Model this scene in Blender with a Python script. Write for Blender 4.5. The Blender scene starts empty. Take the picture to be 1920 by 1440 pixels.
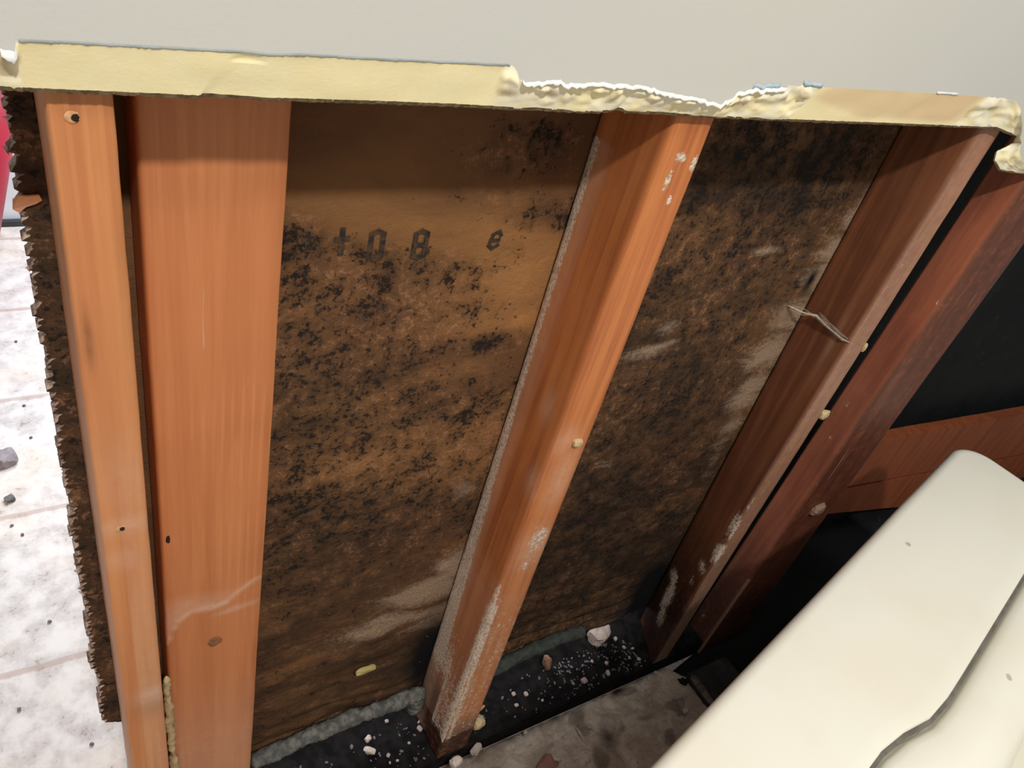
import bpy, bmesh, math, random
import numpy as np
from mathutils import Vector, Matrix, noise

random.seed(7)
C = bpy.context.scene.collection
scn = bpy.context.scene
S = 0.41                      # metres per layout unit (unit = distance camera to stud faces)
FZ = -2.83                    # floor height in layout units, camera eye at 0

# ------------------------------------------------------------------ camera
F_PX = 1469.15
R_ = np.array([0.84506834, -0.14760714, 0.513879])     # wall direction (right), seen in camera axes (right, down, forward)
D_ = np.array([-0.48245388, -0.62475891, 0.61393368])  # into the wall
V_ = np.array([-0.23042949, 0.76673883, 0.59917761])   # down
def W(x, y, z): return Vector((x * S, y * S, (z - FZ) * S))
cam_d = bpy.data.cameras.new('camera'); cam = bpy.data.objects.new('camera', cam_d); C.objects.link(cam)
cx = Vector((R_[0], D_[0], -V_[0])); cyd = Vector((R_[1], D_[1], -V_[1])); cf = Vector((R_[2], D_[2], -V_[2]))
cam.matrix_world = Matrix.Translation(W(0, 0, 0)) @ Matrix((cx, -cyd, -cf)).transposed().to_4x4()
cam_d.sensor_width = 36.0; cam_d.lens = F_PX / 1920 * 36.0
cam_d.clip_start = 0.01; cam_d.clip_end = 60
scn.camera = cam

# ------------------------------------------------------------------ view, world, lights
scn.view_settings.view_transform = 'Standard'
try: scn.view_settings.look = 'None'
except Exception: pass
scn.view_settings.gamma = 1.0
scn.view_settings.use_curve_mapping = False
scn.view_settings.exposure = 0.0
wd = bpy.data.worlds.new('world'); scn.world = wd; wd.use_nodes = True
wd.node_tree.nodes['Background'].inputs[0].default_value = (1.0, 0.96, 0.9, 1)
wd.node_tree.nodes['Background'].inputs[1].default_value = 0.28

def area(name, pos, target, size, power, col, shape='DISK', sy=None):
    l = bpy.data.lights.new(name, 'AREA'); l.shape = shape; l.size = size
    if sy: l.size_y = sy
    l.energy = power; l.color = col
    o = bpy.data.objects.new(name, l); C.objects.link(o)
    o.location = pos
    o.rotation_euler = (target - pos).to_track_quat('-Z', 'Y').to_euler()
    return o
area('room_lamp', W(-0.05, -2.45, 3.55), W(1.0, 1.0, -1.2), 0.13, 37, (1.0, 0.965, 0.90))
area('overhead_fill', W(1.3, -1.2, 3.8), W(1.3, -1.2, 0), 0.55, 12, (1.0, 0.97, 0.92))  # unseen soft light added overhead to brighten the tub and dust
area('far_room_fill', W(0.75, 3.9, -0.6), W(-0.2, 3.9, -2.8), 0.9, 21, (0.86, 0.94, 1.0), 'RECTANGLE', 0.8)  # unseen area light added to brighten the far room's floor

# ------------------------------------------------------------------ pixel of the photo -> point on a plane of the place
def ray(px, py):
    r = np.array([px - 960.0, py - 720.0, F_PX]); return r @ R_, r @ D_, -(r @ V_)
def onY(px, py, d):
    a, b, c = ray(px, py); k = d / b; return (a * k, d, c * k)
def onZ(px, py, z):
    a, b, c = ray(px, py); k = z / c; return (a * k, b * k, z)
def onX(px, py, x):
    a, b, c = ray(px, py); k = x / a; return (x, b * k, c * k)

# ------------------------------------------------------------------ object helpers
def link(name, me, mats, parent=None):
    o = bpy.data.objects.new(name, me); C.objects.link(o)
    for m in (mats if isinstance(mats, (list, tuple)) else [mats]): me.materials.append(m)
    if parent: o.parent = parent
    return o
def tag(o, label=None, cat=None, group=None, kind=None):
    if label: o['label'] = label
    if cat: o['category'] = cat
    if group: o['group'] = group
    if kind: o['kind'] = kind
    return o
def smooth(me, on=True):
    me.polygons.foreach_set('use_smooth', [on] * len(me.polygons))
def mesh(vs, fs, sm=False):
    me = bpy.data.meshes.new('m'); me.from_pydata([tuple(v) for v in vs], [], fs); me.update()
    if sm: smooth(me)
    return me
def fix_normals(me):
    bm = bmesh.new(); bm.from_mesh(me); bmesh.ops.recalc_face_normals(bm, faces=bm.faces); bm.to_mesh(me); bm.free()
def attr(me, name, vals):
    a = me.attributes.new(name, 'FLOAT', 'POINT'); a.data.foreach_set('value', np.asarray(vals, dtype=np.float32))
def box_mesh(x0, x1, y0, y1, z0, z1, bev=0.0):
    bm = bmesh.new()
    bmesh.ops.create_cube(bm, size=1.0)
    a, b = W(x0, y0, z0), W(x1, y1, z1)
    for v in bm.verts:
        v.co = Vector((a.x if v.co.x < 0 else b.x, a.y if v.co.y < 0 else b.y, a.z if v.co.z < 0 else b.z))
    if bev: bmesh.ops.bevel(bm, geom=bm.edges[:], offset=bev, segments=2, affect='EDGES')
    me = bpy.data.meshes.new('m'); bm.to_mesh(me); bm.free(); return me
def nz(x, y, z=0.0): return noise.noise(Vector((x, y, z)))
def gauss(X, Z, blobs, conv, grow=1.0):
    out = np.zeros_like(X)
    for (px, py, rx, rz, a) in blobs:
        bx, bz = conv(px, py); rx *= grow; rz *= grow
        out = np.maximum(out, a * np.exp(-(((X - bx) / rx) ** 2 + ((Z - bz) / rz) ** 2)))
    return out

# ------------------------------------------------------------------ material helpers
def new_mat(name):
    m = bpy.data.materials.new(name); m.use_nodes = True
    nt = m.node_tree; b = nt.nodes['Principled BSDF']; return m, nt, b
class NT:
    def __init__(s, nt): s.nt = nt
    def n(s, t, **k):
        x = s.nt.nodes.new(t)
        for a, v in k.items(): setattr(x, a, v)
        return x
    def l(s, a, b): s.nt.links.new(a, b)
    def coord(s, scale=(1, 1, 1), rot=(0, 0, 0)):
        t = s.n('ShaderNodeTexCoord'); m = s.n('ShaderNodeMapping')
        m.inputs['Scale'].default_value = scale; m.inputs['Rotation'].default_value = rot
        s.l(t.outputs['Object'], m.inputs[0]); return m.outputs[0]
    def noise(s, vec, scale, detail=4, rough=0.6, dist=0.0):
        x = s.n('ShaderNodeTexNoise'); x.inputs['Scale'].default_value = scale
        x.inputs['Detail'].default_value = detail; x.inputs['Roughness'].default_value = rough
        x.inputs['Distortion'].default_value = dist
        s.l(vec, x.inputs['Vector']); return x.outputs['Fac']
    def rng(s, v, a, b, c=0.0, d=1.0):
        x = s.n('ShaderNodeMapRange'); x.interpolation_type = 'SMOOTHSTEP'
        s.l(v, x.inputs[0])
        for i, q in enumerate((a, b, c, d)):
            if hasattr(q, 'is_linked') or not isinstance(q, (int, float)): s.l(q, x.inputs[i + 1])
            else: x.inputs[i + 1].default_value = q
        return x.outputs[0]
    def math(s, op, a, b=None):
        x = s.n('ShaderNodeMath', operation=op)
        for i, q in enumerate((a, b)):
            if q is None: continue
            if isinstance(q, (int, float)): x.inputs[i].default_value = q
            else: s.l(q, x.inputs[i])
        return x.outputs[0]
    def mix(s, f, a, b, mode='MIX'):
        x = s.n('ShaderNodeMix', data_type='RGBA', blend_type=mode)
        if isinstance(f, (int, float)): x.inputs[0].default_value = f
        else: s.l(f, x.inputs[0])
        for i, q in ((6, a), (7, b)):
            if isinstance(q, tuple): x.inputs[i].default_value = (*q, 1)
            else: s.l(q, x.inputs[i])
        return x.outputs[2]
    def at(s, name):
        x = s.n('ShaderNodeAttribute'); x.attribute_name = name; return x.outputs['Fac']
    def bump(s, h, strength, dist, b):
        x = s.n('ShaderNodeBump'); x.inputs['Strength'].default_value = strength; x.inputs['Distance'].default_value = dist
        s.l(h, x.inputs['Height']); s.l(x.outputs[0], b.inputs['Normal'])

def simple(name, col, col2=None, scale=30, rough=0.8, bump=0.0, spec=0.3, metal=0.0):
    m, nt, b = new_mat(name); N = NT(nt); v = N.coord()
    f = N.noise(v, scale, 5, 0.6)
    c = N.mix(N.rng(f, 0.35, 0.65), col, col2 or tuple(q * 0.75 for q in col))
    N.l(c, b.inputs['Base Color']); b.inputs['Roughness'].default_value = rough
    b.inputs['Specular IOR Level'].default_value = spec; b.inputs['Metallic'].default_value = metal
    if bump: N.bump(f, bump, 0.003, b)
    return m

def wood(name, light, dark, seed=0.0, dustcol=(0.86, 0.72, 0.58), rings=True, spec=0.35, rough=0.5):
    m, nt, b = new_mat(name); N = NT(nt)
    v = N.coord((1, 1, 0.045)); v2 = N.coord()
    mp = N.n('ShaderNodeVectorMath', operation='ADD'); N.l(v, mp.inputs[0]); mp.inputs[1].default_value = (seed, seed * 1.7, 0)
    v = mp.outputs[0]
    g1 = N.noise(v, 55, 5, 0.6, 0.6)
    g2 = N.noise(v, 260, 3, 0.6)
    big = N.noise(v2, 6, 3, 0.5)
    f = N.math('ADD', N.math('MULTIPLY', N.rng(g1, 0.34, 0.66), 0.85), N.math('MULTIPLY', N.rng(g2, 0.35, 0.7), 0.22))
    c = N.mix(f, light, dark)
    if rings:
        w = N.n('ShaderNodeTexWave', wave_type='BANDS', bands_direction='X'); w.inputs['Scale'].default_value = 42
        w.inputs['Distortion'].default_value = 5.5; w.inputs['Detail'].default_value = 1.5; w.inputs['Detail Scale'].default_value = 0.45
        N.l(v, w.inputs['Vector'])
        ff = N.math('MULTIPLY', N.rng(w.outputs['Fac'], 0.55, 0.95), N.math('MULTIPLY', N.rng(big, 0.42, 0.62), 0.22))
        c = N.mix(ff, c, tuple(min(1, q * 1.35 + 0.03) for q in light))
    c = N.mix(N.math('MULTIPLY', N.rng(big, 0.5, 0.75), 0.35), c, tuple(q * 0.62 for q in dark))
    # dirt, plaster film and crusted dust where splashed; the dark mask also holds painted shade
    sp = N.noise(v2, 330, 5, 0.75); spv = N.noise(v, 210, 4, 0.7); sp2 = N.noise(v2, 90, 4, 0.7)
    c = N.mix(N.math('MULTIPLY', N.at('grime_shade'), N.rng(sp2, 0.25, 0.55, 0.55, 1.0)), c, (0.022, 0.010, 0.007))
    film = N.math('MULTIPLY', N.at('film'), N.rng(sp2, 0.2, 0.7, 0.5, 1.0))
    c = N.mix(film, c, (0.74, 0.48, 0.34))
    mixn = N.math('ADD', N.math('MULTIPLY', sp, 0.45), N.math('ADD', N.math('MULTIPLY', spv, 0.25), N.math('MULTIPLY', sp2, 0.30)))
    th = N.math('SUBTRACT', 0.775, N.math('MULTIPLY', N.at('dust'), 0.40))
    d = N.rng(N.math('SUBTRACT', mixn, th), -0.03, 0.10)
    dc = N.mix(N.rng(sp, 0.36, 0.58), tuple(q * 0.42 for q in dustcol), dustcol)
    c = N.mix(N.math('MULTIPLY', d, 0.92), c, dc)
    sc = N.rng(N.noise(v, 150, 2, 0.9), 0.725, 0.765)
    c = N.mix(N.math('MULTIPLY', sc, 0.45), c, (0.6, 0.42, 0.3))
    N.l(c, b.inputs['Base Color'])
    N.l(N.math('ADD', N.math('MULTIPLY', d, 0.4), rough), b.inputs['Roughness'])
    b.inputs['Specular IOR Level'].default_value = spec
    h = N.math('ADD', N.math('MULTIPLY', g1, 0.35), N.math('MULTIPLY', N.math('MULTIPLY', d, sp), 2.0))
    N.bump(h, 0.35, 0.0018, b)
    return m

# ------------------------------------------------------------------ materials
M_A = wood('wood_orange', (0.66, 0.275, 0.105), (0.55, 0.20, 0.075), 0.3)
M_B = wood('wood_orange_wide', (0.64, 0.245, 0.095), (0.54, 0.185, 0.068), 1.9, dustcol=(0.55, 0.38, 0.28))
M_M = wood('wood_middle', (0.63, 0.225, 0.068), (0.42, 0.118, 0.040), 3.1)
M_R = wood('wood_red_brown', (0.30, 0.112, 0.050), (0.165, 0.056, 0.028), 4.7)
M_R2 = wood('wood_deep_red', (0.42, 0.125, 0.058), (0.23, 0.060, 0.033), 6.1)
M_BR = wood('wood_board', (0.30, 0.082, 0.027), (0.20, 0.052, 0.020), 8.2, rings=False)
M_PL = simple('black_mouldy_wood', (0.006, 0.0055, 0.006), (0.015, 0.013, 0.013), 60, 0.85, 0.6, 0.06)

def paint_mat():
    m, nt, b = new_mat('grey_wall_paint'); N = NT(nt); v = N.coord()
    big = N.noise(v, 3, 2, 0.5); fine = N.noise(v, 420, 3, 0.6)
    c = N.mix(N.rng(big, 0.3, 0.7), (0.60, 0.59, 0.54), (0.565, 0.565, 0.535))
    N.l(c, b.inputs['Base Color']); b.inputs['Roughness'].default_value = 0.6; b.inputs['Specular IOR Level'].default_value = 0.25
    N.bump(fine, 0.12, 0.001, b); return m
M_PAINT = paint_mat()
def gyp_mat():
    m, nt, b = new_mat('yellow_gypsum'); N = NT(nt); v = N.coord()
    f = N.noise(v, 45, 5, 0.65); f2 = N.noise(v, 500, 3, 0.6); st = N.noise(N.coord((1, 1, 0.3)), 300, 2, 0.5)
    c = N.mix(N.rng(f, 0.35, 0.7), (0.99, 0.88, 0.55), (0.97, 0.84, 0.49))
    c = N.mix(N.at('tan'), c, (0.80, 0.60, 0.36))
    c = N.mix(N.math('MULTIPLY', N.at('rough'), N.rng(f, 0.42, 0.55)), c, (0.95, 0.90, 0.72))
    c = N.mix(N.math('MULTIPLY', N.at('pit'), 0.6), c, (0.45, 0.32, 0.16))
    N.l(c, b.inputs['Base Color']); b.inputs['Roughness'].default_value = 0.9; b.inputs['Specular IOR Level'].default_value = 0.1
    N.bump(N.math('ADD', f2, f), 0.15, 0.001, b); return m
M_GYP = gyp_mat()
M_PAPER = simple('torn_white_paper', (0.86, 0.84, 0.78), (0.72, 0.74, 0.74), 80, 0.9, 0.3, 0.1)
M_BLUEP = simple('blue_grey_paper', (0.40, 0.52, 0.60), (0.50, 0.58, 0.62), 80, 0.9, 0, 0.1)
M_EDGE = simple('grey_paper_edge', (0.27, 0.30, 0.31), (0.36, 0.39, 0.40), 80, 0.9, 0, 0.1)
M_KRAFT = simple('brown_backing_paper', (0.20, 0.14, 0.075), (0.10, 0.07, 0.04), 260, 0.95, 0.2, 0.1)

def mould_mat():
    m, nt, b = new_mat('mouldy_brown_paper'); N = NT(nt)
    v = N.coord(); vh = N.coord((0.7, 1, 1.15), (0, 0.35, 0)); vd = N.coord((0.40, 1, 1.3), (0, 0.45, 0))
    lo = N.noise(vh, 9, 5, 0.6, 0.4); mid = N.noise(v, 48, 6, 0.72, 0.3); hi = N.noise(v, 185, 5, 0.75); hi2 = N.noise(v, 400, 3, 0.7)
    stre = N.noise(vd, 26, 5, 0.65, 0.8); st2 = N.noise(vd, 75, 5, 0.75, 0.4)
    c = N.mix(N.rng(lo, 0.35, 0.65), (0.205, 0.098, 0.041), (0.140, 0.064, 0.030))
    c = N.mix(N.math('MULTIPLY', N.at('tan'), N.rng(mid, 0.2, 0.62, 1.0, 0.50)), c, (0.50, 0.235, 0.082))
    # damp brown staining
    c = N.mix(N.math('MULTIPLY', N.at('stain'), N.rng(stre, 0.36, 0.60, 0.35, 0.95)), c, (0.043, 0.026, 0.016))
    c = N.mix(N.math('MULTIPLY', N.math('MULTIPLY', N.at('stain'), N.rng(st2, 0.53, 0.68)), 0.55), c, (0.175, 0.088, 0.045))
    # mottled growth: a soft brown veil, rubbed reddish fibres, then black colonies and specks
    mo = N.at('mould')
    veil = N.math('MULTIPLY', N.rng(mo, 0.12, 0.65), N.rng(mid, 0.40, 0.60, 0.95, 0.15))
    c = N.mix(N.math('MULTIPLY', veil, 0.62), c, (0.052, 0.032, 0.021))
    lt = N.math('MULTIPLY', N.math('MULTIPLY', N.rng(mid, 0.50, 0.62), N.rng(hi, 0.46, 0.60)), N.rng(mo, 0.2, 0.6, 0.0, 0.50))
    lt = N.math('MULTIPLY', lt, N.rng(N.at('deep'), 0.0, 1.0, 1.0, 0.25))
    c = N.mix(lt, c, (0.44, 0.225, 0.125))
    c = N.mix(N.math('MULTIPLY', N.at('deep'), N.rng(mid, 0.38, 0.62, 0.95, 0.60)), c, (0.026, 0.017, 0.012))
    comb = N.math('ADD', N.math('MULTIPLY', N.math('SUBTRACT', 1.0, mid), 0.45), N.math('MULTIPLY', hi, 0.55))
    th = N.math('SUBTRACT', 0.640, N.math('MULTIPLY', mo, 0.185))
    k = N.rng(N.math('SUBTRACT', comb, th), -0.020, 0.050)
    k = N.math('MULTIPLY', k, N.rng(mo, 0.05, 0.2))
    c = N.mix(N.math('MULTIPLY', k, 0.92), c, (0.015, 0.012, 0.011))
    # pale dust and plaster powder
    dth = N.math('SUBTRACT', 0.70, N.math('MULTIPLY', N.at('dust'), 0.38))
    d = N.rng(N.math('SUBTRACT', N.math('ADD', N.math('MULTIPLY', stre, 0.65), N.math('MULTIPLY', hi, 0.35)), dth), -0.10, 0.16)
    d = N.math('MULTIPLY', d, N.rng(N.at('dust'), 0.02, 0.3))
    c = N.mix(N.math('MULTIPLY', d, 0.85), c, N.mix(N.rng(hi2, 0.38, 0.62), (0.44, 0.315, 0.215), (0.30, 0.205, 0.14)))
    c = N.mix(N.at('shade_dirt'), c, (0.006, 0.006, 0.007))
    pk = N.math('MULTIPLY', N.rng(N.noise(v, 260, 2, 0.5), 0.755, 0.785), N.rng(mo, 0.1, 0.4, 0.15, 0.7))
    c = N.mix(pk, c, (0.6, 0.5, 0.42))
    N.l(c, b.inputs['Base Color']); b.inputs['Roughness'].default_value = 0.85; b.inputs['Specular IOR Level'].default_value = 0.15
    N.bump(N.math('ADD', N.math('ADD', mid, N.math('MULTIPLY', hi, 0.5)), N.math('MULTIPLY', st2, 0.4)), 0.5, 0.004, b)
    return m
M_MOULD = mould_mat()
M_FRINGE = simple('torn_pinkish_paper', (0.62, 0.46, 0.38), (0.22, 0.13, 0.09), 120, 0.95)
M_INK = simple('faded_black_print', (0.030, 0.027, 0.025), (0.10, 0.058, 0.033), 200, 0.9, 0, 0.1)

def floor_mat():
    m, nt, b = new_mat('dusty_pale_tiles'); N = NT(nt); v = N.coord()
    big = N.noise(v, 3.2, 4, 0.6); mid = N.noise(v, 24, 5, 0.65); hi = N.noise(v, 130, 4, 0.7)
    c = N.mix(N.rng(mid, 0.35, 0.65), (0.74, 0.68, 0.66), (0.54, 0.48, 0.46))
    c = N.mix(N.math('MULTIPLY', N.rng(big, 0.45, 0.65), 0.5), c, (0.72, 0.58, 0.47))
    c = N.mix(N.math('MULTIPLY', N.rng(N.math('ADD', N.math('MULTIPLY', hi, 0.5), N.math('MULTIPLY', mid, 0.5)), 0.56, 0.64), 0.7), c, (0.30, 0.22, 0.20))
    # grout: tiles 1.49 units (0.61 m), lines running along the wall and into the room
    sep = N.n('ShaderNodeSeparateXYZ'); t = N.n('ShaderNodeTexCoord'); N.l(t.outputs['Object'], sep.inputs[0])
    wob = N.math('MULTIPLY', N.math('SUBTRACT', mid, 0.5), 0.012)
    def line(out, off, per, w):
        a = N.math('ADD', N.math('SUBTRACT', out, off), wob); a = N.math('DIVIDE', a, per); a = N.math('FRACT', N.math('ADD', a, 0.5)); a = N.math('ABSOLUTE', N.math('SUBTRACT', a, 0.5))
        return N.rng(a, w * 0.4 / per, w / per, 1.0, 0.0)
    g = N.math('MAXIMUM', line(sep.outputs[1], 1.895 * S, 0.742 * S, 0.0075), line(sep.outputs[0], -0.75 * S, 1.49 * S, 0.006))
    c = N.mix(N.math('MULTIPLY', g, 0.6), c, (0.42, 0.29, 0.24))
    N.l(c, b.inputs['Base Color']); b.inputs['Roughness'].default_value = 0.7; b.inputs['Specular IOR Level'].default_value = 0.3
    N.bump(N.math('SUBTRACT', mid, g), 0.2, 0.002, b); return m
M_FLOOR = floor_mat()
M_WHITEW = simple('white_far_wall', (0.8, 0.83, 0.86), None, 4, 0.8)
M_DKSTRIP = simple('dark_baseboard', (0.05, 0.055, 0.06), None, 20, 0.6)
def felt_mat():
    m, nt, b = new_mat('black_building_paper'); N = NT(nt); v = N.coord()
    f = N.noise(v, 8, 5, 0.65); h = N.noise(v, 200, 3, 0.6); f2 = N.noise(v, 30, 5, 0.7)
    c = N.mix(N.rng(f, 0.3, 0.7), (0.011, 0.013, 0.014), (0.017, 0.019, 0.019))
    c = N.mix(N.math('MULTIPLY', N.rng(f2, 0.60, 0.72), 0.5), c, (0.05, 0.055, 0.045))
    N.l(c, b.inputs['Base Color']); b.inputs['Roughness'].default_value = 0.8; b.inputs['Specular IOR Level'].default_value = 0.1
    N.bump(f, 0.4, 0.01, b); return m
M_FELT = felt_mat()
def enamel_mat():
    m, nt, b = new_mat('white_enamel'); N = NT(nt); v = N.coord()
    f = N.noise(v, 5, 3, 0.55); sp = N.noise(v, 38, 2, 0.4)
    c = N.mix(N.math('MULTIPLY', N.rng(f, 0.42, 0.68), 0.5), (0.90, 0.88, 0.78), (0.87, 0.80, 0.66))
    c = N.mix(N.math('MULTIPLY', N.rng(sp, 0.775, 0.80), 0.55), c, (0.25, 0.2, 0.15))
    N.l(c, b.inputs['Base Color']); b.inputs['Roughness'].default_value = 0.32; b.inputs['Specular IOR Level'].default_value = 0.4
    return m
M_TUB = enamel_mat()
M_RED = simple('red_plastic', (0.26, 0.010, 0.024), (0.22, 0.008, 0.02), 5, 0.4)
M_DUSTF = None
def dirt_mat():
    m, nt, b = new_mat('grey_plaster_dust'); N = NT(nt); v = N.coord()
    f = N.noise(v, 26, 6, 0.65, 0.6); f2 = N.noise(v, 85, 5, 0.75, 1.0); h = N.noise(v, 260, 4, 0.7)
    c = N.mix(N.rng(f, 0.35, 0.62), (0.88, 0.77, 0.66), (0.60, 0.49, 0.40))
    c = N.mix(N.math('MULTIPLY', N.rng(f2, 0.54, 0.70), 0.6), c, (0.24, 0.16, 0.11))
    c = N.mix(N.math('MULTIPLY', N.rng(h, 0.62, 0.72), 0.6), c, (0.75, 0.68, 0.6))
    c = N.mix(N.at('shade_dirt'), c, (0.05, 0.032, 0.028))
    N.l(c, b.inputs['Base Color']); b.inputs['Roughness'].default_value = 0.95; b.inputs['Specular IOR Level'].default_value = 0.1
    N.bump(N.math('ADD', f2, h), 0.8, 0.004, b); return m
M_DIRT = dirt_mat()
M_GASK = simple('grey_green_foam', (0.19, 0.185, 0.17), (0.085, 0.088, 0.082), 110, 0.85, 1.0, 0.2)
M_GASK2 = simple('dark_green_foam', (0.060, 0.068, 0.060), (0.035, 0.040, 0.036), 110, 0.85, 1.0, 0.2)
M_BEAM = simple('dark_grey_wood', (0.050, 0.045, 0.042), (0.028, 0.026, 0.025), 40, 0.7, 0.5)
M_GROOVE_SHADE = simple('groove_shade', (0.17, 0.16, 0.14), (0.12, 0.11, 0.095), 60, 0.9)  # dark tone standing in for shade in the rim groove
M_CHALK = simple('worn_grey_edge', (0.22, 0.19, 0.18), (0.12, 0.10, 0.10), 90, 0.8, 0.5)
M_WCHIP = simple('white_plaster', (0.72, 0.64, 0.57), (0.50, 0.42, 0.37), 120, 0.9, 0.5)
M_PINK = simple('pinkish_plaster', (0.40, 0.32, 0.30), (0.52, 0.42, 0.38), 90, 0.85, 0.4)
M_YEL = simple('pale_yellow_plaster', (0.60, 0.47, 0.26), (0.48, 0.36, 0.19), 90, 0.9, 0.4)
M_BRN = simple('brown_chip', (0.30, 0.16, 0.10), (0.20, 0.10, 0.06), 90, 0.9, 0.4)
M_GREY = simple('grey_grit', (0.17, 0.16, 0.16), (0.10, 0.09, 0.09), 90, 0.9, 0.4)
M_STEEL = simple('steel', (0.55, 0.55, 0.55), None, 40, 0.35, 0, 0.5, 1.0)
M_DARKH = simple('dark_hole', (0.03, 0.015, 0.008), None, 40, 0.9)
M_PALEW = simple('bruised_pale_wood', (0.72, 0.42, 0.22), (0.55, 0.27, 0.12), 200, 0.8)
M_KNOT = simple('knot_wood', (0.20, 0.10, 0.05), (0.34, 0.14, 0.06), 160, 0.6)
M_WEB = simple('dusty_cobweb', (0.45, 0.36, 0.29), (0.34, 0.27, 0.21), 300, 0.95)
M_FLAP = simple('orange_paper_flap', (0.72, 0.30, 0.13), (0.55, 0.27, 0.16), 80, 0.85)

# ------------------------------------------------------------------ the setting
YF = 0.965     # painted face of the upper wall
YBK = 0.982    # its back paper
top_prof = [(-3.2, None)]
P_TOP = [(0, 92), (12, 96), (28, 97), (30, 78), (130, 82), (300, 91), (430, 98), (470, 100), (505, 105), (560, 104), (700, 112), (850, 119), (960, 124),
         (970, 133), (974, 146), (985, 155), (1010, 153), (1040, 151), (1075, 158), (1110, 155), (1150, 157), (1215, 163), (1250, 174), (1290, 181),
         (1325, 187), (1350, 196), (1372, 184), (1385, 173), (1410, 168), (1455, 166), (1480, 160), (1550, 164), (1640, 169), (1745, 175), (1820, 180), (1880, 184),
         (1905, 190), (1914, 205), (1917, 235), (1914, 262), (1912, 285), (1916, 305), (1935, 316), (1990, 322)]
P_BOT = [(0, 164), (12, 165), (28, 166), (40, 167), (130, 171), (300, 178), (372, 182), (380, 177), (505, 186), (560, 187), (700, 191), (850, 197), (930, 201),
         (960, 203), (980, 204), (1000, 204), (1020, 205), (1040, 206), (1075, 209), (1110, 210), (1142, 208), (1158, 203), (1175, 208), (1250, 213), (1290, 216),
         (1325, 218), (1350, 220), (1372, 220), (1385, 221), (1410, 222), (1455, 224), (1480, 225), (1550, 228), (1640, 231), (1745, 235), (1820, 238), (1868, 240),
         (1893, 250), (1906, 255), (1899, 268), (1868, 284), (1864, 300), (1874, 318), (1915, 326), (1990, 338)]
assert len(P_TOP) == len(P_BOT) or True
n_ = min(len(P_TOP), len(P_BOT)); P_TOP = P_TOP[:n_ - 1] + [P_TOP[-1]]; P_BOT = P_BOT[:n_ - 1] + [P_BOT[-1]]
# densify
def dens(A, B, step=5.0):
    a2, b2 = [], []
    for i in range(len(A) - 1):
        L = math.dist(A[i], A[i + 1]); n = max(1, int(L / step))
        for k in range(n):
            t = k / n
            a2.append((A[i][0] * (1 - t) + A[i + 1][0] * t, A[i][1] * (1 - t) + A[i + 1][1] * t))
            b2.append((B[i][0] * (1 - t) + B[i + 1][0] * t, B[i][1] * (1 - t) + B[i + 1][1] * t))
    a2.append(A[-1]); b2.append(B[-1]); return a2, b2
TP, BP = dens(P_TOP, P_BOT)
def roughness_at(px):
    r = 0.06
    if px < 34: r = 0.5
    if 945 < px < 1540: r = 0.85
    if px > 1850: r = 1.0
    return r
tops, bots = [], []
for i, ((ax, ay), (bx, by)) in enumerate(zip(TP, BP)):
    r = roughness_at(ax)
    ay += nz(ax * 0.09, 3.1) * 7 * r + nz(ax * 0.3, 8.1) * 2.0 * r
    by += nz(bx * 0.25, 5.5) * 0.9
    tops.append(onY(ax, ay, YF)); bots.append(onY(bx, by, YBK))
left_t = (-3.5, YF, tops[0][2]); left_b = (-3.5, YBK, bots[0][2])
right_t = (7.5, YF, tops[-1][2]); right_b = (7.5, YBK, bots[-1][2])
# painted sheet: front face, back face and the far edges
front = [left_t] + tops + [right_t]; back = [left_b] + bots + [right_b]
ZTOP = 3.9
def wall_front():
    bm = bmesh.new()
    f = [bm.verts.new(W(*p)) for p in front]; fu = [bm.verts.new(W(7.5, YF, ZTOP)), bm.verts.new(W(-3.5, YF, ZTOP))]
    k = [bm.verts.new(W(p[0], YBK, p[2])) for p in back]; ku = [bm.verts.new(W(7.5, YBK, ZTOP)), bm.verts.new(W(-3.5, YBK, ZTOP))]
    bm.faces.new(f + fu); bm.faces.new(list(reversed(k + ku)))
    bm.faces.new([fu[0], f[-1], k[-1], ku[0]]); bm.faces.new([f[0], fu[1], ku[1], k[0]]); bm.faces.new([fu[1], fu[0], ku[0], ku[1]])
    me = bpy.data.meshes.new('m'); bm.to_mesh(me); bm.free()
    o = link('wall_front', me, M_PAINT); tag(o, kind='structure'); return o
wf = wall_front()
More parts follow.
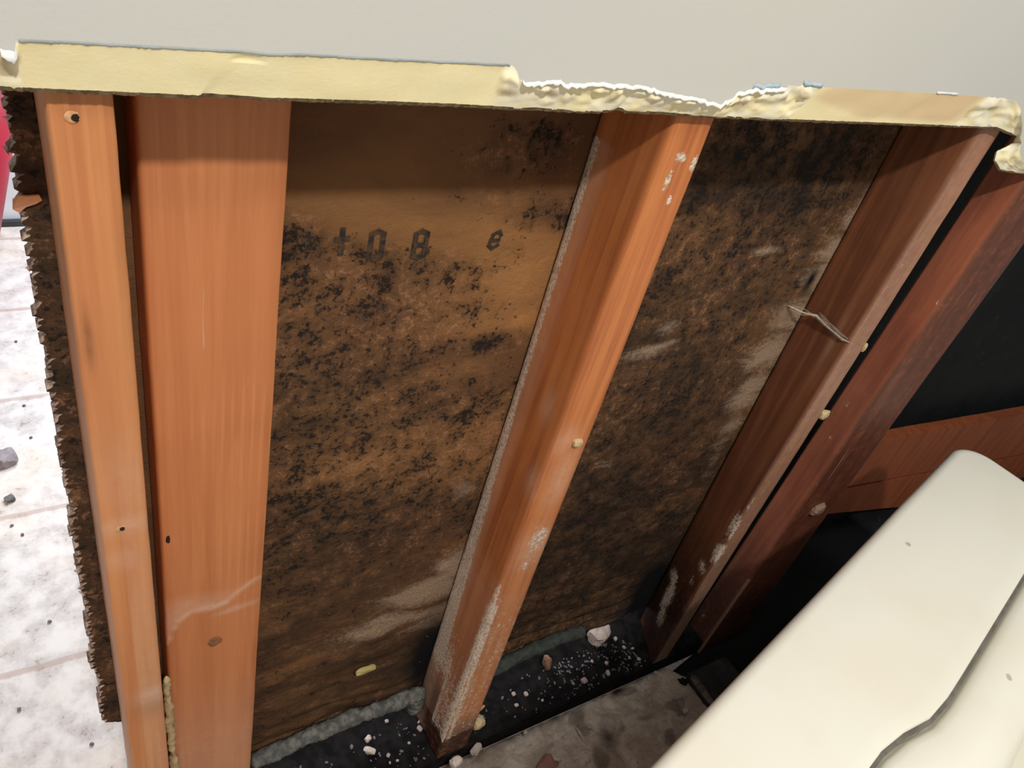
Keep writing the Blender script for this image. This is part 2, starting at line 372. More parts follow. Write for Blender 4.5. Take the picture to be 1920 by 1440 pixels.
# exposed gypsum core: a broken, bevelled edge with its own relief
def gypsum_edge(parent):
    NR = 26; vs, fs, tan, rgh, pit = [], [], [], [], []
    n = len(front)
    for i in range(n):
        a = np.array(front[i]); b = np.array(back[i])
        px = TP[min(max(i - 1, 0), len(TP) - 1)][0] if 0 < i < n - 1 else (-200 if i == 0 else 2100)
        r = roughness_at(px) if 0 < i < n - 1 else 0.1
        for j in range(NR + 1):
            t = j / NR; p = a * (1 - t) + b * t
            env = math.sin(math.pi * t) ** 0.6
            h = 0
            if r > 0.3:
                h = (nz(p[0] * 22, p[2] * 30, 1.2) * 0.006 + nz(p[0] * 60, p[2] * 70, 4.2) * 0.005) * r
                h += -0.006 * math.exp(-((t - 0.22) / 0.15) ** 2) * (1 if nz(px * 0.035, 9) > 0 else 0)
            else:
                h = nz(p[0] * 14, p[2] * 20, 2.2) * 0.0016
            if 440 < px < 505 and t < 0.16: h += 0.004 * math.sin((px - 440) / 65 * math.pi)
            p = p + np.array([0, h * env, 0.25 * h * env])
            vs.append(W(*p))
            tz = (1 / (1 + math.exp(-(px - 1552) / 4))) / (1 + math.exp((t - 0.30 - 0.55 * min(1, max(0, (px - 1545) / 150)) + 0.04 * nz(px * .03, 2)) / 0.035))
            tz *= 1.0 if px < 1755 else 1.18 if px < 1838 else max(0.1, 1 - (px - 1838) / 25)
            pass
            tan.append(min(1, 0.82 * tz) if 1540 < px < 1900 else 0.0)
            rgh.append(r if r > 0.3 else 0.0)
            pit.append(max(0, min(1, (nz(p[0] * 30, p[2] * 42, 7.7) - 0.25) * 3)) if r > 0.3 and t < 0.7 else 0.0)
    for i in range(n - 1):
        for j in range(NR):
            a = i * (NR + 1) + j; fs.append((a, a + 1, a + NR + 2, a + NR + 1))
    me = mesh(vs, fs, True); attr(me, 'tan', tan); attr(me, 'rough', rgh); attr(me, 'pit', pit)
    fix_normals(me)
    return link('gypsum_core_edge', me, M_GYP, parent)
gypsum_edge(wf)
# frayed white paper lip along the torn stretches
def strip(name, seq, w0, mat, parent, yoff, seed, down=True, curl=0.004):
    vs, fs = [], []
    for i, p in enumerate(seq):
        w = w0 * (0.35 + 0.9 * abs(nz(i * 0.37, seed)) + 0.35 * random.random())
        vs += [W(p[0], p[1] + yoff, p[2] + 0.001), W(p[0], p[1] + yoff - curl * 0.5, p[2] - w * 0.5), W(p[0], p[1] + yoff - curl, p[2] - w)]
    for i in range(len(seq) - 1):
        a = i * 3; fs += [(a, a + 1, a + 4, a + 3), (a + 1, a + 2, a + 5, a + 4)]
    o = link(name, mesh(vs, fs, True), mat, parent)
    md = o.modifiers.new('thick', 'SOLIDIFY'); md.thickness = 0.0003
    return o
idx = [i for i, p in enumerate(TP) if 975 < p[0] < 1480]
strip('torn_face_paper', [tops[i] for i in idx], 0.007, M_PAPER, wf, -0.0012, 2.0)
idx = [i for i, p in enumerate(TP) if 0 <= p[0] < 29]
strip('torn_face_paper', [tops[i] for i in idx], 0.014, M_PAPER, wf, -0.0012, 4.0)
idx = [i for i, p in enumerate(TP) if 30 < p[0] < 960]
strip('torn_face_paper', [(tops[i][0], tops[i][1], tops[i][2] + 0.0015) for i in idx], 0.0022, M_EDGE, wf, -0.0010, 5.0, curl=0.0)
idx = [i for i, p in enumerate(TP) if 1405 < p[0] < 1465 or 1500 < p[0] < 1545]
for lo, hi in ((1405, 1465), (1500, 1545)):
    sq = [tops[i] for i, p in enumerate(TP) if lo < p[0] < hi]
    strip('torn_face_paper', [(q[0], q[1], q[2] + 0.007) for q in sq], 0.009, M_BLUEP, wf, -0.0014, lo, curl=0.0)
idx = [i for i, p in enumerate(TP) if 1755 < p[0] < 1800]
strip('torn_face_paper', [(tops[i][0], tops[i][1], tops[i][2] + 0.004) for i in idx], 0.007, M_PAPER, wf, -0.0014, 8.0, curl=0.0)
# fuzzy brown paper hanging off the back of the sheet
def kraft(parent):
    vs, fs = [], []
    for i, p in enumerate(bots):
        w = 0.0022 + 0.0016 * abs(nz(i * 0.8, 1.0)) + 0.0014 * random.random()
        vs += [W(p[0], YBK - 0.0008, p[2] + 0.002), W(p[0], YBK + 0.001, p[2] - w)]
    for i in range(len(bots) - 1): fs.append((2 * i, 2 * i + 1, 2 * i + 3, 2 * i + 2))
    o = link('backing_paper_fringe', mesh(vs, fs), M_KRAFT, parent)
    md = o.modifiers.new('thick', 'SOLIDIFY'); md.thickness = 0.0004
kraft(wf)

o = link('floor', mesh([W(-6, -5, FZ), W(8, -5, FZ), W(8, 5.06, FZ), W(-6, 5.06, FZ)], [(0, 1, 2, 3)]), M_FLOOR); tag(o, kind='structure')
o = link('ceiling', box_mesh(-6, 8, -5, 5.2, 3.9, 4.0), M_WHITEW); tag(o, kind='structure')
o = link('wall_back', box_mesh(-6, 2.3, 5.05, 5.15, FZ, 3.9), M_WHITEW); tag(o, kind='structure')
o = link('baseboard_back', box_mesh(-6, 2.3, 5.0, 5.05, FZ, FZ + 0.03, 0.002), M_DKSTRIP); tag(o, kind='structure')
# black building paper on the wall that shows right of the last studs
def felt():
    def sheet(name, nx, nzn, fn):
        vs, fs = [], []
        for i in range(nx + 1):
            for j in range(nzn + 1): vs.append(W(*fn(i / nx, j / nzn)))
        for i in range(nx):
            for j in range(nzn):
                a = i * (nzn + 1) + j; fs.append((a, a + nzn + 1, a + nzn + 2, a + 1))
        o = link(name, mesh(vs, fs, True), M_FELT)
        md = o.modifiers.new('thick', 'SOLIDIFY'); md.thickness = 0.002; md.offset = 0
        return o
    def up(u, v):
        x = 2.135 + 5.265 * u; z = FZ + 0.004 + (ZTOP - FZ - 0.004) * v
        return x, 1.352 + nz(x * 1.5, z * 1.5) * 0.02 * min(1, (x - 2.13) * 2), z
    tag(sheet('wall_right', 90, 80, up), kind='structure')
    def flat(u, v):
        x = 2.20 + 5.1 * u; y = 0.25 + 1.135 * v
        x = max(x, 2.33) if y > 0.985 else x - 0.06 * (1 - u)
        return x, y, FZ + 0.005 + 0.004 * abs(nz(x * 3, y * 3))
    tag(sheet('added_floor_paper', 80, 30, flat), 'black building paper sheet added to darken the floor at the foot of the black wall', 'building paper')  # sheet added to turn the bright floor here dark
felt()

# ------------------------------------------------------------------ mouldy rear drywall sheet
YP = 1.202
cP = lambda px, py: (onY(px, py, YP)[0], onY(px, py, YP)[2])
def panel():
    zs = np.concatenate([np.linspace(-2.635, -0.35, 620), [-0.2, 3.88]])
    xs = np.concatenate([np.linspace(0, 0.06, 14)[:-1], np.linspace(0.06, 2.128, 560)])
    nzr, nxr = len(zs), len(xs)
    X, Z = np.meshgrid(xs, zs)
    X = X.copy(); Z = Z.copy()
    for r in range(nzr):
        z = zs[r]
        zz = min(z, -0.3)
        saw = ((zz * 37 + 0.8 * nz(zz * 5, 4)) % 1.0) * 0.011 + ((zz * 71 + 2 * nz(zz * 9, 6)) % 1.0) * 0.007
        e = 0.022 + nz(zz * 9, 1.0) * 0.012 + saw - 0.008 + nz(zz * 160, 2.0) * 0.006
        if z > -0.3: e = -3.4 if z > 0 else e
        if z < -2.12:
            t = min(1, (-2.12 - z) / 0.05); e = e * (1 - t) + 0.10 * t - 0.03 * (1 - t) * t
        w = np.clip((0.06 - xs) / 0.06, 0, 1) if z >= -2.12 else np.clip((0.14 - xs) / 0.14, 0, 1)
        X[r] = np.where(w > 0, xs + (e - 0.0) * w if z >= -2.12 else e + (xs / 0.14) * (0.14 - e), xs)
        if z >= -2.12: X[r, :14] = e + (np.linspace(0, 1, 14)) * (0.06 - e)
        else:
            m = xs < 0.14; X[r, m] = e + xs[m] / 0.14 * (0.14 - e)
    # ragged bottom edge
    low = Z < -2.60
    wav = np.array([nz(x * 7, 3.0) * 0.02 + nz(x * 30, 5.0) * 0.008 for x in xs])
    Z = Z + np.where(Z < -2.3, (np.clip((-2.3 - Z) / 0.37, 0, 1)) * wav[None, :], 0)
    # relief: blistered paper near the floor, delaminated ridges, gentle bow
    Y = np.full_like(X, YP)
    for r in range(nzr):
        z = zs[r]
        if z > -0.36: continue
        fl = min(1, max(0, (-1.0 - z) / 1.4))
        for c in range(nxr):
            x = X[r, c]
            h = nz(x * 5, z * 5) * 0.006 * fl
            h += max(0, nz(x * 9 + z * 3, z * 14, 2.0)) * 0.012 * fl
            if z < -2.40:
                t = (-2.40 - z) / 0.27
                h += 0.022 * abs(math.sin((z + 0.02 * nz(x * 4, 0) + 0.018 * x) * 42 + nz(x * 3, z * 5) * 1.5)) * t
            ns = min(1, max(0, min(abs(x - q) - hw for q, hw in ((0.1, .06), (.27, .12), (1.065, .07), (2.06, .06), (2.14, .02))) / 0.06))
            Y[r, c] = YP - h * ns
    vs = np.stack([X * S, Y * S, (Z - FZ) * S], -1).reshape(-1, 3)
    q = np.arange((nzr - 1) * (nxr - 1)); rr = q // (nxr - 1); cc = q % (nxr - 1); a = rr * nxr + cc
    faces = np.stack([a, a + 1, a + nxr + 1, a + nxr], -1)
    me = bpy.data.meshes.new('m')
    me.vertices.add(len(vs)); me.vertices.foreach_set('co', vs.astype(np.float32).ravel())
    me.loops.add(faces.size); me.loops.foreach_set('vertex_index', faces.astype(np.int32).ravel())
    me.polygons.add(len(faces)); me.polygons.foreach_set('loop_start', np.arange(0, faces.size, 4, dtype=np.int32))
    me.polygons.foreach_set('loop_total', np.full(len(faces), 4, dtype=np.int32))
    me.update(); me.validate(); smooth(me)
    Xf, Zf = X.ravel(), Z.ravel()
    mould = gauss(Xf, Zf, [(1010, 262, .10, .045, .72), (980, 290, .13, .05, .62), (940, 370, .16, .04, .40), (1030, 408, .08, .026, .95), (1060, 400, .05, .04, .9),
        (545, 455, .05, .05, 1.0), (600, 480, .10, .035, .75), (560, 500, .06, .06, .85), (690, 485, .07, .03, .8), (670, 530, .16, .06, .78), (780, 500, .12, .05, .62), (820, 530, .15, .06, .72), (740, 590, .22, .09, .62),
        (600, 620, .20, .10, .62), (860, 590, .12, .06, .60), (960, 470, .10, .05, .42), (990, 560, .08, .10, .26), (920, 645, .10, .03, .85), (560, 720, .12, .10, .66), (700, 720, .26, .10, .56), (850, 720, .16, .08, .50), (640, 840, .28, .10, .50),
        (560, 900, .18, .1, .6), (800, 850, .22, .05, .40), (720, 980, .4, .13, .46), (560, 1100, .25, .2, .5), (860, 1000, .15, .1, .5), (700, 1230, .3, .06, .4),
        (1430, 270, .22, .08, .85), (1560, 300, .18, .10, .95), (1340, 330, .16, .07, .66), (1480, 380, .24, .07, .85), (1320, 400, .14, .05, .55), (1440, 470, .22, .06, .68), (1300, 500, .15, .06, .60), (1230, 560, .12, .05, .80), (1380, 560, .22, .08, .62),
        (1220, 660, .16, .06, .80), (1260, 760, .25, .10, .70), (1500, 530, .035, .035, .9), (1200, 900, .3, .2, .58), (1340, 830, .14, .1, .6), (1150, 1080, .3, .2, .6), (1250, 980, .15, .15, .7)], cP, 1.35)
    tan = gauss(Xf, Zf, [(965, 510, .19, .13, 1.0), (985, 440, .17, .05, .9), (900, 600, .14, .07, .8), (980, 600, .08, .06, .9), (860, 420, .3, .04, .45), (640, 400, .22, .05, .25), (850, 460, .16, .03, .6), (930, 800, .24, .12, .75), (860, 880, .32, .12, .85), (690, 870, .22, .07, .8), (760, 810, .2, .05, .6), (640, 760, .15, .04, .5), (560, 1240, .2, .05, .4), (850, 700, .1, .04, .5), (880, 1010, .1, .06, .5), (1330, 840, .1, .05, .3), (1320, 420, .12, .04, .35), (1370, 300, .10, .03, .3),
        (700, 760, .2, .05, .4), (640, 560, .15, .05, .35), (800, 620, .12, .05, .35)], cP)
    below = np.clip((cP(700, 492)[1] - Zf + 0.02 * np.sin(Xf * 23)) / 0.05, 0, 1) * (Xf > 0.3) * (Xf < 1.1)
    fade = np.clip((Zf + 2.45) / 0.9, 0.62, 1)
    rgt = np.clip((cP(925, 560)[0] + 0.03 * np.sin(Zf * 37) - Xf) / 0.10, 0.0, 1) ; rgt = np.maximum(rgt, np.clip((cP(900, 690)[1] - Zf) / 0.08, 0, 1))
    mould = np.maximum(mould, 0.60 * below * rgt * fade)
    b2m = (Xf > 1.1) * (0.58 - 0.1 * np.clip((Xf - 1.75) / .15, 0, 1)); mould = np.maximum(mould, b2m * np.clip((-0.42 - Zf) / 0.05, 0, 1))
    stain = gauss(Xf, Zf, [(650, 1000, .45, .20, .85), (560, 1180, .4, .3, .85), (900, 990, .2, .2, .6), (800, 1230, .4, .15, .9), (560, 800, .2, .15, .6), (1400, 330, .35, .16, .75), (1250, 700, .35, .2, .8), (1150, 950, .4, .35, 1.0), (1100, 1130, .5, .2, 1.0),
        (1300, 900, .3, .3, .95), (740, 780, .3, .1, .45), (600, 1300, .5, .1, .8), (620, 230, .1, .1, .2), (1580, 300, .25, .1, .8)], cP)
    stain = np.maximum(stain, np.clip((-1.25 - Zf) / 0.9, 0, 0.85))
    stain = np.maximum(stain, np.where(Xf > 1.12, 0.55, 0.0))
    deep = gauss(Xf, Zf, [(1400, 300, .20, .08, .95), (1540, 290, .16, .12, .95), (1470, 380, .20, .06, .95), (1330, 360, .12, .05, .85), (1240, 560, .10, .06, .75), (1210, 640, .14, .05, .85), (1300, 680, .09, .10, .75), (1400, 560, .10, .06, .6), (1250, 800, .22, .14, .85), (1150, 900, .22, .14, .75),
        (1330, 860, .10, .10, .8), (1100, 1000, .30, .2, .8), (1180, 1040, .2, .2, .85), (1050, 1130, .3, .1, .7), (545, 470, .06, .05, .8), (700, 480, .05, .02, .5), (790, 520, .12, .04, .35), (560, 760, .10, .08, .4), (1040, 408, .08, .03, .8), (1000, 270, .07, .04, .35),
        (920, 645, .09, .025, .7), (620, 960, .3, .06, .45), (560, 1080, .2, .10, .45), (900, 950, .06, .05, .5), (800, 1240, .14, .08, .7), (620, 720, .2, .05, .35), (720, 1220, .3, .04, .5)], cP)
    dust = gauss(Xf, Zf, [(800, 1110, .20, .11, 1.0), (855, 1060, .10, .11, 1.0), (820, 1150, .14, .10, .85), (730, 1165, .22, .07, .75), (640, 1200, .18, .05, .40), (610, 1230, .14, .03, .45), (700, 1255, .12, .02, .45),
        (1615, 400, .07, .09, 1.0), (1575, 470, .11, .08, .95), (1540, 520, .11, .08, .9), (1490, 590, .15, .09, .9), (1450, 660, .15, .12, .85), (1410, 730, .11, .12, .9), (1370, 800, .07, .12, .8), (1340, 860, .04, .12, .6), (1440, 470, .08, .02, .8),
        (1220, 655, .12, .04, .62), (1250, 620, .05, .04, .6), (870, 920, .05, .05, .5), (1130, 870, .08, .06, .35), (1230, 1060, .05, .08, .45), (1680, 370, .03, .07, .6), (830, 1200, .1, .04, .4)], cP)
    dust = dust + 0.42 * np.clip((-2.50 - Zf) / 0.05, 0, 1) * (0.5 + 0.5 * np.sin(Zf * 160 + Xf * 9)) * (Xf < 2.0)
    shade_dirt = gauss(Xf, Zf, [(1216, 1098, .13, .24, 1.0), (1200, 1140, .20, .16, 1.0), (1180, 1165, .12, .05, .6), (1520, 525, .022, .045, .85), (800, 1225, .075, .24, 1.0)], cP)  # shade in the corner and beside the middle stud painted black, plus one spot
    edge = np.clip(1 - (Xf - 0.0) / 0.3, 0, 1) * (Xf < 0.30)
    stain = np.maximum(stain, np.where(Xf < 0.115, 0.95, 0)); mould = np.where(Xf < 0.115, 0.55, mould)
    shade_dirt = np.clip(shade_dirt * 1.25, 0, 1)
    for nme, a in (('mould', mould), ('tan', tan), ('stain', stain), ('dust', np.clip(dust, 0, 1)), ('shade_dirt', shade_dirt), ('deep', deep)): attr(me, nme, a)
    o = link('drywall_panel', me, [M_MOULD, M_FRINGE])
    md = o.modifiers.new('thick', 'SOLIDIFY'); md.thickness = 0.0127; md.offset = -1; md.material_offset = 1; md.material_offset_rim = 1
    tag(o, 'mouldy brown-papered drywall panel behind the studs, spotted with black mould', 'drywall panel')
    # the ragged saw-torn fringe: pale paper teeth
    vs2, fs2 = [], []
    rows = [r for r in range(nzr) if -2.13 < zs[r] < -0.40]
    for r in rows[::2]:
        z = zs[r]; x = X[r, 0]
        if random.random() < 0.62:
            w = 0.001 + 0.008 * random.random() ** 3; h = 0.003 + 0.006 * random.random()
            b = len(vs2); dz = (random.random() - 0.6) * 0.012
            vs2 += [W(x + 0.002, YP + 0.003, z + h), W(x + 0.002, YP + 0.003, z - h), W(x - w, YP + 0.004 + 0.01 * random.random(), z + dz), W(x + 0.002, YP + 0.016, z)]
            fs2 += [(b, b + 1, b + 2), (b + 1, b + 3, b + 2), (b + 3, b, b + 2), (b, b + 3, b + 1)]
    link('torn_paper_fringe', mesh(vs2, fs2), M_FRINGE, o)
    return o
pan = panel()
# folded paper flap on the torn edge
def poly_plate(name, pts, th, mat, parent, sub=0, dirv=Vector((0, 1, 0))):
    n = len(pts); vs = [W(*p) for p in pts]; vs += [v + dirv * th for v in vs]
    fs = [tuple(range(n)), tuple(reversed(range(n, 2 * n)))] + [(i, i + n, (i + 1) % n + n, (i + 1) % n) for i in range(n)]
    me = mesh(vs, fs); fix_normals(me)
    return link(name, me, mat, parent)
fl = [onY(x, y, YP - 0.012 + 0.001 * k) for k, (x, y) in enumerate([(24, 376), (34, 368), (52, 369), (74, 367), (79, 376), (66, 383), (50, 388), (36, 399), (24, 393)])]
tag(poly_plate('paper_flap', fl, 0.002, M_FLAP, pan), 'small orange-brown flap of torn paper')
# faded print stamped on the brown paper
GL = {'1': [[(.5, 0), (.5, 1)], [(.25, .6), (.75, .6)]], '0': [[(.15, .1), (.15, .9), (.5, 1), (.85, .9), (.85, .1), (.5, 0), (.15, .1)]],
      '8': [[(.15, .1), (.15, .9), (.5, 1), (.85, .9), (.85, .1), (.5, 0), (.15, .1)], [(.15, .5), (.85, .5)]],
      'R': [[(.15, 0), (.15, .95), (.5, 1), (.85, .9), (.85, .55), (.15, .5)], [(.5, .5), (.8, 0)]],
      'C': [[(.85, .75), (.6, 1), (.2, .8), (.15, .2), (.5, 0), (.85, .2)], [(.15, .45), (.8, .5)]]}
def glyph(ch, px, py, w, h, sw, lean=0.0):
    x0, z0 = cP(px, py); vs, fs = [], []
    for st in GL[ch]:
        for a, b in zip(st[:-1], st[1:]):
            A = Vector((x0 + a[0] * w + lean * a[1] * h, 0, z0 + a[1] * h)); B = Vector((x0 + b[0] * w + lean * b[1] * h, 0, z0 + b[1] * h))
            d = (B - A); L = d.length; d.normalize(); nrm = Vector((-d.z, 0, d.x)) * sw * 0.5
            A = A - d * sw * 0.4; B = B + d * sw * 0.4; k = len(vs)
            for q in (A + nrm, A - nrm, B - nrm, B + nrm): vs.append(W(q.x, YP - 0.0012 - k * 0.00006, q.z))
            fs.append((k, k + 1, k + 2, k + 3))
    o = link('stamped_character', mesh(vs, fs), M_INK, pan)
glyph('1', 616, 476, .045, .050, .011); glyph('0', 686, 486, .034, .060, .011); glyph('8', 768, 484, .034, .060, .011)
glyph('C', 910, 466, .030, .040, .009, 0.15)
glyph('1', 560, 470, .03, .035, .009)

# ------------------------------------------------------------------ studs
def stud(name, x0, x1, y0, y1, z0, z1, mat, fn=None, x0b=None, x1b=None, r=0.006, warp=0.002, seed=0, twist=0.0):
    """rounded timber section lofted up its length; fn(face, X, Y, Z) gives dust, painted darkening and film per point"""
    x0b = x0 if x0b is None else x0b; x1b = x1 if x1b is None else x1b
    zs = list(np.linspace(z0, min(z1, -0.3), 330)) + ([z1] if z1 > -0.3 else [])
    def prof(xa, xb):
        pts = []
        nside = 16
        def side(p, q):
            for k in range(nside): t = k / nside; pts.append((p[0] + (q[0] - p[0]) * t, p[1] + (q[1] - p[1]) * t))
        c = 0.35 * r
        corners = [(xa, y1), (xa, y0), (xb, y0), (xb, y1)]
        # left side (front-ward), front, right, back with small rounded arrises
        side((xa, y1 - r), (xa, y0 + r)); pts.append((xa + c, y0 + c))
        side((xa + r, y0), (xb - r, y0)); pts.append((xb - c, y0 + c))
        side((xb, y0 + r), (xb, y1 - r)); pts.append((xb - c, y1 - c))
        side((xb - r, y1), (xa + r, y1)); pts.append((xa + c, y1 - c))
        return pts
    vs, X, Y, Z = [], [], [], []
    n = None
    for z in zs:
        t = min(1, max(0, (z - z0) / (-0.4 - z0)))
        xa = x0b + (x0 - x0b) * t; xb = x1b + (x1 - x1b) * t
        p = prof(xa, xb); n = len(p)
        for (x, y) in p:
            dx = nz(z * 1.3, seed, x) * warp + nz(z * 14, x * 30, seed) * 0.0007
            dy = nz(z * 1.1, seed + 5, y) * warp + nz(z * 11, y * 30, seed + 3) * 0.0007
            vs.append(W(x + dx + twist * (1 - t) * (y - y0) / (y1 - y0), y + dy, z)); X.append(x); Y.append(y); Z.append(z)
    fs = []
    for i in range(len(zs) - 1):
        for j in range(n):
            a = i * n + j; b = i * n + (j + 1) % n; fs.append((a, b, b + n, a + n))
    fs.append(tuple(reversed(range(n)))); fs.append(tuple(range((len(zs) - 1) * n, len(zs) * n)))
    me = mesh(vs, fs); fix_normals(me); smooth(me)
    X, Y, Z = map(np.array, (X, Y, Z))
    left = (np.abs(X - (x0b + (x0 - x0b) * np.clip((Z - z0) / (-0.4 - z0), 0, 1))) < r * 0.8).astype(float)
    front_ = (np.abs(Y - y0) < r * 0.8).astype(float)
    d, g, f = (fn(left, front_, X, Y, Z) if fn else (0 * X, 0 * X, 0 * X))
    attr(me, 'dust', np.clip(d, 0, 1)); attr(me, 'grime_shade', np.clip(g, 0, 1)); attr(me, 'film', np.clip(f, 0, 1))
    return link(name, me, mat)
def blobs(A, B, lst, conv): return gauss(A, B, lst, conv)
cY = lambda yy: (lambda px, py: (onY(px, py, yy)[0], onY(px, py, yy)[2]))
cX = lambda xx: (lambda px, py: (onX(px, py, xx)[1], onX(px, py, xx)[2]))

def fnA(L, Fr, X, Y, Z):
    d = Fr * blobs(X, Z, [(310, 1330, .02, .16, .5), (228, 990, .03, .02, .32), (75 + 60, 360, .02, .03, .0)], cY(1.0)) 
    g = Fr * blobs(X, Z, [(165, 640, .006, .05, .5), (285, 1320, .035, .05, .35), (290, 1310, .02, .03, .4), (233, 540, .008, .2, .18)], cY(1.0))
    f = Fr * (blobs(X, Z, [(230, 985, .05, .025, .45), (222, 1050, .03, .03, .3), (230, 900, .05, .1, .2), (290, 1300, .04, .04, .5)], cY(1.0)) + np.clip((-0.9 - Z) / 2.2, 0, .26) * (X > .09))
    return d, g, f
stA = stud('wood_stud', 0.055, 0.127, 1.0, YP - 0.003, -2.735, 3.85, M_A, fnA, 0.060, 0.143, seed=1)
tag(stA, 'narrow orange wooden stud at the left end, with two nail holes', 'stud')

def fnB(L, Fr, X, Y, Z):
    cv = cY(1.108)
    lowpts = sorted([cv(*p) for p in [(314, 1215), (322, 1190), (340, 1165), (360, 1150), (400, 1143), (425, 1132), (440, 1118), (478, 1088)]])
    hipts = sorted([cv(*p) for p in [(314, 1122), (350, 1108), (400, 1104), (440, 1098), (478, 1086)]])
    lz = np.interp(X, [p[0] for p in lowpts], [p[1] for p in lowpts]); hz = np.interp(X, [p[0] for p in hipts], [p[1] for p in hipts])
    ins = np.clip((Z - lz) / 0.012, 0, 1) * np.clip((hz - Z) / 0.05, 0, 1)
    edge = np.exp(-((Z - lz - 0.008) / 0.010) ** 2) * (Z < hz + .01)
    f = Fr * (0.42 * ins + 0.6 * edge) + Fr * np.clip((-1.9 - Z) / 1.2, 0, .3)
    f = f + Fr * blobs(X, Z, [(455, 1135, .04, .01, .6), (430, 1145, .03, .008, .6)], cv)
    d = Fr * (0.35 * edge + 0.30 * ins) + Fr * blobs(X, Z, [(455, 1400, .05, .12, .6), (440, 1440, .08, .1, .5)], cv)
    g = Fr * blobs(X, Z, [(500, 330, .03, .03, .1)], cv)
    return d, g, f
stB = stud('wood_stud', 0.1645, 0.3765, 1.108, YP - 0.003, -2.735, 3.85, M_B, fnB, 0.167, 0.3775, seed=2)
tag(stB, 'wide flat orange wooden stud with a knot and a pale film near its foot', 'stud')

def fnM(L, Fr, X, Y, Z):
    back = np.clip((Y - (1.158 - 0.045 * np.clip((-1.1 - Z) / 1.2, 0, 1))) / 0.02, 0, 1)
    d = L * back * np.where(Z < -0.52, 1.0, 0.0)
    low = np.clip((-1.75 - Z) / 0.6, 0, 1)
    d = np.maximum(d, L * low * (0.72 + 0.2 * (Y > 1.08))); d = np.maximum(d, Fr * np.clip((-1.55 - Z) / 0.4, 0, 1) * 0.62)
    aris = np.exp(-((Y - 1.012) / 0.022) ** 2) * L + np.exp(-((X - 1.02) / 0.018) ** 2) * Fr
    d = np.maximum(d, aris * np.clip((-1.62 - Z) / 0.25, 0, 1) * np.clip((Z + 2.66) / .05, 0, 1))
    d = np.maximum(d, Fr * blobs(X, Z, [(1010, 1010, .05, .11, .85), (985, 1060, .05, .08, .75), (1277, 296, .020, .016, 1.1), (1303, 306, .016, .022, 1.2), (1252, 340, .012, .05, .9), (1255, 375, .012, .02, .9), (1300, 345, .012, .012, .9), (1085, 775, .02, .02, .6), (1060, 870, .03, .02, .6), (880, 1200, .05, .2, .38)], cY(1.0)))
    g = np.clip((-2.45 - Z) / 0.15, 0, 1) * 0.97; g = np.maximum(g, L * (Y > 1.09) * np.clip((-2.28 - Z) / 0.2, 0, .95))  # foot darkened; the dark void at the rear edge is painted on
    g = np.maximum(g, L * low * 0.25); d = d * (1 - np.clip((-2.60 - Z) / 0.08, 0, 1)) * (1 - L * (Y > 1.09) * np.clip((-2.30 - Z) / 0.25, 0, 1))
    f = np.clip((-1.7 - Z) / 0.6, 0, .22) * (Z > -2.6) + L * np.clip((Y - 1.12) / 0.06, 0, .35) * (Z < -.52) + Fr * blobs(X, Z, [(1050, 900, .04, .12, .5), (1060, 830, .04, .05, .4), (1000, 1030, .06, .1, .6)], cY(1.0)) + L * blobs(Y, Z, [(1030, 760, .02, .05, .5), (1000, 900, .02, .05, .5), (1010, 940, .015, .03, .5)], cX(1.02))
    return d, g, f
stM = stud('wood_stud', 1.022, 1.120, 1.0, YP - 0.003, -2.735, 3.85, M_M, fnM, 1.000, 1.125, seed=3)
tag(stM, 'orange-brown wooden stud in the middle, its lower end crusted with plaster dust', 'stud')

def fnR(L, Fr, X, Y, Z):
    d = Fr * np.exp(-((X - 2.045) / 0.018) ** 2) * 0.55 * np.clip((-0.5 - Z) / .2, 0, 1)
    d = np.maximum(d, Fr * blobs(X, Z, [(1400, 950, .03, .10, .95), (1375, 995, .03, .1, .95), (1350, 1040, .04, .10, .9), (1310, 1070, .05, .05, .6), (1545, 780, .05, .04, .5), (1790, 340, .02, .08, .5)], cY(1.0)))
    d = np.maximum(d, L * blobs(Y, Z, [(1262, 1115, .05, .14, 1.0), (1270, 1080, .05, .07, .95), (1252, 1150, .04, .10, 1.0)], cX(2.085)))
    d = np.maximum(d, L * blobs(Y, Z, [(1320, 1062, .04, .06, .85), (1350, 1030, .025, .09, 1.0), (1380, 980, .02, .10, 1.0), (1300, 1085, .03, .05, .8)], cX(2.04)))
    g = np.clip((-1.9 - Z) / 0.5, 0, .93)  # darker towards the foot
    f = Fr * 0.28 * (X > 2.02) + L * blobs(Y, Z, [(1590, 700, .015, .10, .35), (1560, 640, .01, .1, .3), (1530, 840, .03, .1, .3)], cX(2.03))
    return d, g, f
stR = stud('wood_stud', 2.030, 2.120, 1.0, YP - 0.003, -2.735, 3.85, M_R, fnR, 2.010, 2.098, seed=4, twist=0.085)
tag(stR, 'red-brown wooden stud left of the dark gap, a cobweb strung across it', 'stud')

